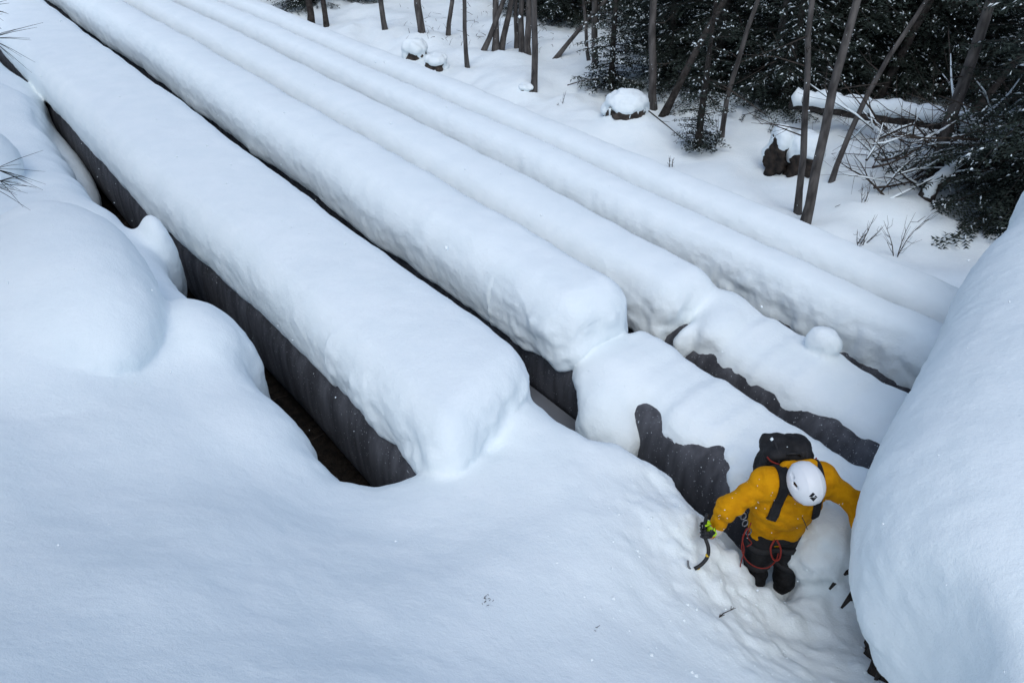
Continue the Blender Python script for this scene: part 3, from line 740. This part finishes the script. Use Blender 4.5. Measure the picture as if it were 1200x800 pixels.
# dark root mass under the right-hand mound
mb = MB(); rnd = random.Random(9)
root = empty('root_mass', tuple(P(1035, 790, .3))); tag(root, 'brown tangle of roots and sticks under the overhang of the big mound', 'roots')
def rootf(X, Y, Z):
    a = P(1112, 800, .55); b_ = P(1058, 715, .22)
    return smin(ell(X, Y, Z, a, (.5, .42, .62)), ell(X, Y, Z, b_, (.30, .38, .46)), .1)
ca = P(1055, 760, .4); blob_mesh('soil_lump', rootf, ca - 1.3, ca + 1.2, .04, WOOD, root, 7, .07, 3)
for k, (x0, y0, x1, y1, z) in enumerate([(965,660,992,648,.5),(978,690,1003,665,.55),(992,712,1018,685,.55),(1002,676,1014,660,.6),(1000,705,1022,700,.5),(1012,712,1026,690,.55),(985,672,1010,655,.6),(1020,760,1045,735,.6),(1030,800,1052,765,.6)]):
    m = MB(); a, b_ = P(x0 - 6, y0, z + .02), P(x1 - 4, y1, z + .2); mid = (a + b_) / 2 + np.array([.01, .02, .03]); m.tube([a, mid, b_], [.008, .017 + .004 * (k % 3), .03], 6); m.build('root', DBARK, root)
# two small dark sticks in the trampled bank
bough([P(828, 737, .80), P(836, 729, .82), P(848, 718, .80), P(862, 712, .74)], .008, 'small dark stick half buried in the trampled snow before the climber', 6, .05)

# small clods and crumbs of snow on the near snow and along the gap edges
rnd = random.Random(21); mb = MB(); near = np.nonzero((sv[:, 0] < 7) & (sn[:, 2] > .35) & (sid != GROUPS.index('mound')))[0]; nearp = np.nonzero((sv[:, 0] < 2.6) & (sv[:, 1] > 2) & (sv[:, 1] < 4.2) & (sn[:, 2] > .3) & (sid == GROUPS.index('bank')))[0]
for q in range(300):
    i = int(rnd.choice(near if q < 26 else nearp)); c = Vector(sw[i]); r = rnd.uniform(.003, .006) if q < 26 else rnd.uniform(.004, .018) * rnd.random()
    vs_ = [Vector(v_).normalized() for v_ in ((0, -.53, .85), (0, .53, .85), (0, -.53, -.85), (0, .53, -.85), (.53, -.85, 0), (.53, .85, 0), (-.53, -.85, 0), (-.53, .85, 0), (.85, 0, .53), (.85, 0, -.53), (-.85, 0, .53), (-.85, 0, -.53))]
    F12 = [(0,8,1),(0,1,10),(0,10,6),(0,6,4),(0,4,8),(3,2,9),(3,11,2),(3,7,11),(3,5,7),(3,9,5),(1,8,5),(1,5,7),(1,7,10),(2,6,11),(2,4,6),(2,9,4),(8,4,9),(8,9,5),(10,7,11),(10,11,6)]
    mb.add([c + v_ * r * rnd.uniform(.7, 1.2) for v_ in vs_], F12)
tag(mb.build('snow_crumbs', SNOW), 'small crumbs of snow scattered over the trampled bank', 'snow', kind='stuff')
for (px_, py_, z_, n_, l_) in ((567, 706, 1.42, 14, 'small dark flecks standing in for a shaded dimple in the smooth bank, in the middle foreground'), (696, 726, 1.3, 5, 'faint dark flecks standing in for a scuff in the snow of the bank, nearer the climber')):  # dark flecks imitate the shade of a dimple and a scuff
    c = P(px_, py_, z_); r_ = CAM - c; 
    uvp = UV(c); k_ = np.argmin((sv[:, 0] - uvp[0]) ** 2 + (sv[:, 1] - uvp[1]) ** 2 + 9 * (sid != GROUPS.index('bank'))); c = sw[k_]; mb = MB()
    for q in range(n_):
        a = rnd.uniform(0, 6.28); p = Vector(c) + Vector((rnd.gauss(0, .022), rnd.gauss(0, .022), 0)); p.z = c[2] + .004 - (p.y - c[1]) * .35; L = rnd.uniform(.006, .02); mb.tube([p, p + Vector((math.cos(a) * L, math.sin(a) * L, .003))], .0016, 4)
    tag(mb.build('bank_dark_flecks', TWIG), l_, 'litter', kind='stuff')
# falling snow
rnd = random.Random(77); mb = MB()
for _ in range(2600):
    c = Vector((rnd.uniform(-9, 9), rnd.uniform(.9, 15), rnd.uniform(.1, 4.9))); r = rnd.uniform(.0022, .0055) * (1 if rnd.random() < .9 else 1.7)
    if (c - Vector(CAM)).length < 1.4: continue
    a = [Vector((rnd.uniform(.7, 1.2) * r * q[0], rnd.uniform(.7, 1.2) * r * q[1], rnd.uniform(.7, 1.2) * r * q[2])) + c for q in ((1, 0, 0), (-1, 0, 0), (0, 1, 0), (0, -1, 0), (0, 0, 1), (0, 0, -1))]
    mb.add(a, [(0, 2, 4), (2, 1, 4), (1, 3, 4), (3, 0, 4), (2, 0, 5), (1, 2, 5), (3, 1, 5), (0, 3, 5)])
tag(mb.build('falling_snow', SNOW), 'scattered snowflakes falling through the air', 'snowflakes', kind='stuff')
#@@CLIMBER
# ------------------------------------------------------------------ climber
JACK = mat('yellow_shell_fabric', (.60, .27, .003), .8, .1, (.48, .20, .002), 14, ((9, .7, .03), (24, .6, .012), (70, .25, .002)), .4, .7)
BLACKF = mat('black_fabric', (.008, .008, .009), .75, .25, (.022, .022, .024), 12, ((25, .6, .012),), .4, .75)
HELM = mat('white_helmet_shell', (.72, .74, .76), .4, .4)
SKIN = mat('skin', (.42, .22, .15), .6, .3); HAIR = mat('dark_hair', (.02, .013, .009), .8, .2)
NEON = mat('neon_green_trim', (.45, .75, .02), .6, .3); GREYS = mat('grey_webbing', (.026, .026, .028), .8, .2); REDC = mat('red_cord', (.20, .022, .016), .7, .2)
METL = mat('brushed_metal', (.25, .25, .26), .4, .5, metal=1); YEL = mat('yellow_marking', (.6, .4, .03), .6, .3); BLK = mat('black_rubber', (.010, .010, .011), .5, .35)
def cone(X, Y, Z, a, b, ra, rb):
    a = np.array(a, float); b = np.array(b, float); e = b - a
    t = np.clip(((X - a[0]) * e[0] + (Y - a[1]) * e[1] + (Z - a[2]) * e[2]) / (e @ e), 0, 1)
    return np.sqrt((X - a[0] - e[0] * t) ** 2 + (Y - a[1] - e[1] * t) ** 2 + (Z - a[2] - e[2] * t) ** 2) - (ra + (rb - ra) * t)
def cones(X, Y, Z, L, k):
    d = None
    for a, b, ra, rb in L:
        c = cone(X, Y, Z, a, b, ra, rb); d = c if d is None else smin(d, c, k)
    return d
def oell(X, Y, Z, c, ax, h):   # oriented ellipsoid, rows of ax are its axes
    q = [(X - c[0]) * a[0] + (Y - c[1]) * a[1] + (Z - c[2]) * a[2] for a in ax]
    return ell(q[0], q[1], q[2], (0, 0, 0), h)
HIP = (1.905, 3.60, .80); SL, SR = (1.705, 3.50, 1.36), (2.075, 3.53, 1.38); EL, ER = (1.452, 3.42, 1.205), (2.325, 3.45, 1.215)
WL, WR = (1.395, 3.42, .985), (2.36, 3.27, 1.03); NK = (1.885, 3.45, 1.43)
TORSO = [((1.84, 3.60, .78), (1.80, 3.54, 1.16), .13, .145), ((1.97, 3.60, .78), (1.985, 3.55, 1.16), .13, .145), ((1.80, 3.54, 1.16), SL, .14, .095), ((1.985, 3.55, 1.16), SR, .14, .095),
         (SL, SR, .095, .095), ((1.89, 3.52, 1.1), (1.90, 3.50, 1.32), .15, .13), (SL, EL, .088, .074), (SR, ER, .088, .074), (EL, WL, .074, .052), (ER, WR, .074, .052), ((1.90, 3.50, 1.32), NK, .11, .085)]
def jacket(X, Y, Z): return cones(X, Y, Z, TORSO, .05)
def jk(X, Y, Z):
    d = jacket(X, Y, Z)
    f = .004 * np.sin(Z * 46 + X * 22 + 3 * np.sin(Y * 9)) * np.clip((1.25 - Z) * 4, 0, 1) + .003 * np.sin(X * 60 + Z * 25 + 2 * np.sin(Z * 17)) * ((X < 1.62) | (X > 2.16))
    d = d + f + .007 * np.abs(np.sin(X * 17 + Z * 21 + 2.5 * np.sin(Y * 7 + Z * 6))) ** 4 * ((Z < 1.3) | (X < 1.66) | (X > 2.12))
    return smax(d, (.70 + .03 * (X - 1.9)) - Z, .02)
LEGS = [((1.84, 3.60, .80), (1.97, 3.60, .80), .135, .135), ((1.825, 3.59, .76), (1.80, 3.47, .40), .105, .08), ((1.80, 3.47, .40), (1.80, 3.56, .02), .08, .075),
        ((1.985, 3.59, .76), (2.03, 3.46, .38), .105, .08), ((2.03, 3.46, .38), (2.08, 3.53, -.02), .08, .075)]
def trous(X, Y, Z): return cones(X, Y, Z, LEGS, .035)
def shrink(L, s): return [(a, b, max(.02, ra - s), max(.02, rb - s)) for a, b, ra, rb in L]
hc = np.array((1.895, 3.365, 1.50)); HU = np.array((.05, -.42, .90)); HU /= np.linalg.norm(HU); HF = np.array((.16, -.90, -.42)); HF -= HU * (HF @ HU); HF /= np.linalg.norm(HF); HR = np.cross(HF, HU)
hd = hc - HU * .045 + HF * .005
def head(X, Y, Z):
    d = oell(X, Y, Z, hd, (HR, HF, HU), (.076, .096, .112))
    d = smin(d, oell(X, Y, Z, hd + HF * .045 - HU * .075, (HR, HF, HU), (.048, .045, .05)), .04)
    p = hd + HF * .098 - HU * .02; d = smin(d, cone(X, Y, Z, hd + HF * .088 + HU * .012, p + HF * .014 - HU * .012, .009, .014), .012)      # nose
    for s in (-1, 1):
        d = smax(d, -oell(X, Y, Z, hd + HF * .095 + HR * s * .032 + HU * .012, (HR, HF, HU), (.017, .014, .011)), .01)
        d = smin(d, oell(X, Y, Z, hd + HF * .080 + HR * s * .032 + HU * .012, (HR, HF, HU), (.013, .013, .012)), .003)
        d = smin(d, oell(X, Y, Z, hd + HR * s * .078 - HU * .005, (HR, HF, HU), (.010, .022, .032)), .01)
    for z in (0, .011): d = smin(d, cone(X, Y, Z, hd + HF * .088 - HU * (.062 + z) - HR * .02, hd + HF * .088 - HU * (.062 + z) + HR * .02, .006, .006), .006)
    return d
person = empty('person', (1.93, 3.55, -.05)); tag(person, 'climber in yellow jacket, black trousers and white helmet, stepping up out of the snow pit', 'person')
def bodyf(X, Y, Z):
    d = cones(X, Y, Z, shrink(TORSO, .022), .04); d = smin(d, cones(X, Y, Z, shrink(LEGS, .022), .03), .04)
    d = smin(d, cone(X, Y, Z, NK, hd - HU * .05, .058, .058), .03); d = smin(d, head(X, Y, Z), .02)
    for w_, g in ((WL, (1.385, 3.415, .93)), (WR, (2.365, 3.235, .99))): d = smin(d, cone(X, Y, Z, w_, g, .028, .026), .02)
    for a, b in (((1.80, 3.56, .0), (1.79, 3.44, -.03)), ((2.08, 3.53, -.03), (2.10, 3.41, -.06))): d = smin(d, cone(X, Y, Z, a, b, .045, .035), .02)
    return d
blob_mesh('body', bodyf, (1.30, 3.10, -.14), (2.45, 3.80, 1.72), .0105, SKIN, person)
blob_mesh('jacket', jk, (1.32, 3.12, .66), (2.50, 3.82, 1.60), .0095, JACK, person, 9, .003, 3)
def tr(X, Y, Z): return trous(X, Y, Z) + .003 * np.sin(Z * 52 + X * 30 + np.sin(Y * 20) * 2)
blob_mesh('trousers', lambda X, Y, Z: smax(tr(X, Y, Z), .03 - Z, .01), (1.62, 3.30, -.02), (2.22, 3.80, 1.0), .011, BLACKF, person, 10, .008, 6)
for i, (a, b, c) in enumerate((((1.80, 3.56, .10), (1.80, 3.55, .0), (1.79, 3.42, -.03)), ((2.08, 3.53, .08), (2.08, 3.52, -.03), (2.10, 3.39, -.06)))):
    def bt(X, Y, Z): return smin(cone(X, Y, Z, a, b, .068, .066), cone(X, Y, Z, b, c, .062, .05), .03)
    blob_mesh('boot', bt, np.minimum(a, c) - .12, np.maximum(a, c) + .12, .012, BLK, person)
# collar and hood behind the neck
blob_mesh('hood', lambda X, Y, Z: smin(cone(X, Y, Z, (1.84, 3.54, 1.44), (2.0, 3.55, 1.45), .06, .06), cone(X, Y, Z, (1.85, 3.46, 1.42), (2.0, 3.46, 1.43), .06, .06), .05), (1.7, 3.3, 1.3), (2.15, 3.7, 1.6), .011, JACK, person, 14, .008, 2)
# helmet
def helm(X, Y, Z):
    d = oell(X, Y, Z, hc, (HR, HF, HU), (.116, .145, .122))
    h = (X - hc[0]) * HU[0] + (Y - hc[1]) * HU[1] + (Z - hc[2]) * HU[2]; f = (X - hc[0]) * HF[0] + (Y - hc[1]) * HF[1] + (Z - hc[2]) * HF[2]; r = (X - hc[0]) * HR[0] + (Y - hc[1]) * HR[1] + (Z - hc[2]) * HR[2]
    d = d - .004 * np.clip(1 - np.abs(np.abs(r) - .045) / .010, 0, 1)          # two raised ridges
    for s in (-1, 1):
        for q in (-.05, .02): d = smax(d, -cone(X, Y, Z, hc + HR * s * .100 + HU * .045 + HF * (q - .018), hc + HR * s * .100 + HU * .055 + HF * (q + .02), .011, .011), .004)
    d = smax(d, -.045 - .10 * f - h, .010)
    inner = oell(X, Y, Z, hc - HU * .01, (HR, HF, HU), (.103, .132, .112))
    return smax(d, -inner, .004)
hm = blob_mesh('helmet', helm, hc - .2, hc + .2, .006, HELM, person)
mbk = MB()
for s in (-1, 1): mbk.tube([hc + HR * s * .098 - HU * .04, hc + HR * s * .088 + HF * .03 - HU * .10, hc + HF * .055 - HU * .168], .005, 6)
mbk.build('chin_strap', BLK, person)
mbk = MB()
for a_ in range(2): mbk.tube([hc - HF * .118 - HR * .06 - HU * .03, hc - HF * .135 - HU * (.03 + .02 * a_), hc - HF * .118 + HR * .06 - HU * .03], .006, 6)
mbk.build('hair', HAIR, person)
# emblem on the front of the helmet: black diamond with a pale slit
def hit(px, py, fn, t0, t1):
    r = ray(px, py); r = r / np.linalg.norm(r); t = np.arange(t0, t1, .002); p = CAM[None] + r[None] * t[:, None]
    k = np.nonzero(fn(p[:, 0], p[:, 1], p[:, 2]) < 0)[0]
    return p[k[0] if len(k) else -1]
def decal(name, polys, fn, m, parent, t0=4.2, t1=5.4, off=.0025):
    vv, ff = [], []
    for po in polys:
        b0 = len(vv); n_ = 6; po = [np.array(q, float) for q in po]
        g = []
        for i in range(n_ + 1):
            for j in range(n_ + 1):
                a, b = i / n_, j / n_; q = (po[0] * (1 - a) + po[1] * a) * (1 - b) + (po[3] * (1 - a) + po[2] * a) * b
                p = hit(q[0], q[1], fn, t0, t1); g.append(p + (CAM - p) / np.linalg.norm(CAM - p) * off)
        vv += g
        ff += [(b0 + i * (n_ + 1) + j, b0 + (i + 1) * (n_ + 1) + j, b0 + (i + 1) * (n_ + 1) + j + 1, b0 + i * (n_ + 1) + j + 1) for i in range(n_) for j in range(n_)]
    return mobj(name, vv, ff, m, parent)
cx, cy = 953, 582
decal('emblem', [[(cx - 5.2, cy - .5), (cx - .3, cy - 5.4), (cx + 2.2, cy - 3.2), (cx - 1.2, cy + .2)], [(cx - 4.4, cy + .6), (cx - .6, cy + 1.6), (cx + 2.8, cy - 2.0), (cx + 5, cy)], [(cx - 4.4, cy + .6), (cx + 1, cy + 1.0), (cx + 5, cy), (cx + .2, cy + 5.2)]], helm, BLK, hm)
# pack straps, belt and leg loops: webbing that follows the cloth
def band(name, base, cond, lo, hi, m, parent, off=.014, step=.0095):
    return blob_mesh(name, lambda X, Y, Z: smax(smax(base(X, Y, Z) - off, -(base(X, Y, Z) - off + .02), .002), cond(X, Y, Z), .006), lo, hi, step, m, parent)
harness = empty('harness', (0, 0, 0)); harness.parent = person; harness.location = (0, 0, 0)
band('belt', lambda X, Y, Z: smin(trous(X, Y, Z), jacket(X, Y, Z), .02), lambda X, Y, Z: np.abs(Z - .675 + (Y - 3.6) * .15) - .022, (1.6, 3.35, .55), (2.25, 3.85, .8), GREYS, harness)
for s, cx_ in ((0, 1.81), (1, 2.0)):
    band('leg_loop', trous, lambda X, Y, Z: smax(np.abs(Z - .55 + (X - cx_) * (.2 if s else -.2)) - .02, (X - 1.905) * (-1 if s else 1) - .0, .004), (1.6, 3.3, .44), (2.25, 3.8, .68), GREYS, harness)
def cord(name, pts, r, m, parent, n=6):
    P3 = [Vector(at(x, y, Y)) for x, y, Y in pts]; o = MB(); Q = []
    for i in range(len(P3) - 1):
        a, b, c, d = P3[max(i - 1, 0)], P3[i], P3[i + 1], P3[min(i + 2, len(P3) - 1)]
        for k in range(4):
            t = k / 4; Q.append(.5 * ((2 * b) + (c - a) * t + (2 * a - 5 * b + 4 * c - d) * t * t + (3 * b - a - 3 * c + d) * t ** 3))
    Q.append(P3[-1]); o.tube(Q, r, n); return o.build(name, m, parent)
cord('cord', [(876, 618, 3.42), (870, 630, 3.40), (872, 645, 3.38), (868, 660, 3.36), (867, 672, 3.36), (870, 676, 3.36)], .0042, REDC, harness)
cord('cord', [(874, 620, 3.42), (869, 640, 3.39), (874, 655, 3.36), (886, 664, 3.34), (899, 665, 3.34), (909, 657, 3.34), (912, 648, 3.36)], .0042, REDC, harness)
cord('cord', [(880, 612, 3.42), (876, 628, 3.40), (881, 636, 3.40), (875, 640, 3.40)], .0038, REDC, harness)
cord('tie_in_loop', [(908, 632, 3.40), (903, 642, 3.36), (906, 655, 3.34), (913, 655, 3.34), (915, 643, 3.36), (910, 632, 3.40)], .0065, REDC, harness)
for q in ((873, 612), (877, 622), (871, 604)):
    c = Vector(at(q[0], q[1], 3.43)); o = MB(); o.tube([c + Vector((math.cos(a) * .018, -.005, math.sin(a) * .032)) for a in np.linspace(0, 6.28, 13)], .0045, 6); o.build('carabiner', METL, harness)
cord('zip', [(940, 606, 3.30), (943, 612, 3.31), (946, 620, 3.33)], .003, BLK, person)
mbk = MB()
for q in range(60):
    a = rnd.random(); 
    p = hit(rnd.uniform(840, 990), rnd.uniform(550, 630), jk, 4.2, 5.6)
    if p[2] < .7 or p[1] > 3.75: continue
    mbk.tube([p + np.array([0, -.004, -.002]), p + np.array([rnd.uniform(-.004, .004), -.006, .003])], rnd.uniform(.0015, .0035), 5)
tag(mbk.build('snow_specks', SNOW, person))
# backpack
pack = empty('backpack', (1.89, 3.76, .9)); tag(pack, 'black backpack with a red line along its lid, worn on the back of the climber', 'backpack')
def pk(X, Y, Z):
    y = Y - 3.775 + (Z - 1.2) * .10
    return rbox(X, y, Z, (1.895, 0, 1.18), (.158 - .02 * (1.2 - Z), .115, .27), .08) + .006 * np.sin(Z * 30 + X * 14)
blob_mesh('pack_body', pk, (1.66, 3.55, .8), (2.12, 3.98, 1.56), .011, BLACKF, pack, 10, .010, 4)
def ld(X, Y, Z): return smin(rbox(X, Y, Z, (1.895, 3.735, 1.445), (.168, .125, .062), .06), ell(X, Y, Z, (1.92, 3.74, 1.48), (.12, .10, .05)), .04)
blob_mesh('lid', ld, (1.66, 3.52, 1.36), (2.14, 3.94, 1.62), .010, BLACKF, pack, 12, .012, 8)
cord('piping', [(899, 535, 3.60), (905, 541, 3.585), (920, 545, 3.575), (938, 545, 3.575), (952, 541, 3.585), (957, 536, 3.60)], .005, REDC, pack)
for x0 in (1.775, 2.035):
    band('shoulder_strap', jacket, lambda X, Y, Z: smax(np.abs(X - x0 + (Z - 1.35) * .10 * (1 if x0 > 1.9 else -1)) - .032, 1.12 - Z, .01), (x0 - .12, 3.22, 1.05), (x0 + .12, 3.82, 1.56), BLACKF, pack, .018)
o = MB(); o.tube([(1.83, 3.64, 1.46), (1.86, 3.62, 1.515), (1.93, 3.62, 1.515), (1.96, 3.64, 1.46)], .009, 6); o.build('haul_loop', BLK, pack)
for x0 in (1.80, 1.99):
    o = MB(); o.tube([(x0, 3.595, 1.44), (x0, 3.64, 1.503), (x0, 3.75, 1.515), (x0, 3.86, 1.47), (x0, 3.89, 1.35)], .008, 6); o.build('compression_strap', GREYS, pack)
# ice axe held in the near hand
axe = empty('ice_axe', at(816, 662, 3.34)); tag(axe, 'black curved ice axe gripped in the gloved hand at the edge of the bank', 'ice axe')
cord('shaft', [(829, 602, 3.42), (826, 614, 3.39), (826, 628, 3.34), (830, 641, 3.28), (829, 652, 3.24), (822, 661, 3.21), (814, 666, 3.19)], .013, BLK, axe, 9)
cord('pick', [(818, 665, 3.20), (812, 668, 3.19), (807, 664, 3.185), (806, 657, 3.19)], .008, METL, axe, 7)
for q, y in ((819, 664), (830, 650)): cord('marking', [(q, y, 3.205 if q < 825 else 3.245), (q - 2, y + 1.2, 3.205 if q < 825 else 3.245)], .0145, YEL, axe, 9)
# gloves: four fingers closed round the shaft, thumb against them
S0, S1 = np.array(at(826, 614, 3.39)), np.array(at(826.5, 630, 3.335)); SA = (S1 - S0) / np.linalg.norm(S1 - S0); SC_ = (S0 + S1) / 2 + SA * .0
PX = np.array((.85, .35, .2)); PX -= SA * (PX @ SA); PX /= np.linalg.norm(PX); PY_ = np.cross(SA, PX)
if PY_ @ (CAM - SC_) < 0: PY_ = -PY_
def arc(o, r, a0, a1, n): return [SC_ + SA * o + (PX * math.cos(a) + PY_ * math.sin(a)) * r for a in np.linspace(a0, a1, n)]
GL = [(np.array(WL), SC_ + PX * .036, .036, .033)]
for i, o_ in enumerate((-.036, -.012, .012, .035)):
    GL += [(SC_ + PX * .04 + SA * -.01, arc(o_, .034, .25, .3, 2)[0], .026, .014)]
FN = []
for i, (o_, e) in enumerate(((-.036, 3.5), (-.012, 3.8), (.012, 3.7), (.035, 3.3))):
    A_ = arc(o_, .028, .3, e, 5); FN += [(A_[k], A_[k + 1], .0125 - .0008 * k, .0117 - .0008 * k) for k in range(4)]
TH = arc(-.045, .030, -.3, -1.9, 4); FN2 = [(SC_ + PX * .035 - SA * .03, TH[0], .018, .015)] + [(TH[k], TH[k + 1], .0145 - .001 * k, .0135 - .001 * k) for k in range(3)]
def glove(X, Y, Z):
    d = cones(X, Y, Z, GL, .015)
    for k in range(4): d = smin(d, cones(X, Y, Z, FN[k * 4:k * 4 + 4], .002), .004)
    return smin(d, cones(X, Y, Z, FN2, .003), .006)
gl = blob_mesh('glove', glove, np.array(WL) - (.14, .12, .2), np.array(WL) + (.12, .12, .08), .0045, BLK, person)
def cuff(X, Y, Z):
    a = np.array(WL) + (0, 0, .01); b = np.array(WL) + (SC_ + PX * .036 - np.array(WL)) * .38
    return cone(X, Y, Z, a, b, .05, .043)
blob_mesh('glove_cuff', cuff, np.array(WL) - .12, np.array(WL) + .1, .006, NEON, gl)
blob_mesh('jacket_cuff', lambda X, Y, Z: cone(X, Y, Z, np.array(WL) + (.008, 0, .03), np.array(WL) + (.003, 0, .012), .056, .056), np.array(WL) - .12, np.array(WL) + .12, .006, mat('pale_cuff', (.5, .46, .42), .8, .2), person)
decal('trim', [[(824, 612), (831, 609), (834, 614), (827, 617)], [(836, 621), (839, 614), (842, 616), (839, 624)]], glove, NEON, gl)
# far hand resting against the mound
R0 = np.array(WR); RP = R0 + np.array((.03, -.07, -.03)); GR = [(R0, RP, .034, .034), (RP - (.02, 0, 0), RP + (.03, -.01, 0), .026, .026)]
FR = []
for i in range(4):
    b0 = RP + np.array((-.03 + .021 * i, -.03, -.005)); L = (.05, .058, .055, .044)[i]; m1 = b0 + np.array((.01, -L * .75, -.01)); m2 = m1 + np.array((.008, -L * .4, -.025)); FR += [(b0, m1, .0125, .0115), (m1, m2, .0115, .010)]
t0 = RP + np.array((-.035, .0, 0)); t1 = t0 + np.array((-.028, -.03, -.012)); t2 = t1 + np.array((-.006, -.032, -.012))
def glove2(X, Y, Z):
    d = cones(X, Y, Z, GR, .015)
    for k in range(4): d = smin(d, cones(X, Y, Z, FR[k * 2:k * 2 + 2], .002), .005)
    return smin(d, cones(X, Y, Z, [(t0, t1, .015, .013), (t1, t2, .013, .011)], .003), .008)
blob_mesh('glove', glove2, R0 - (.12, .25, .14), R0 + (.16, .1, .1), .005, BLK, person)
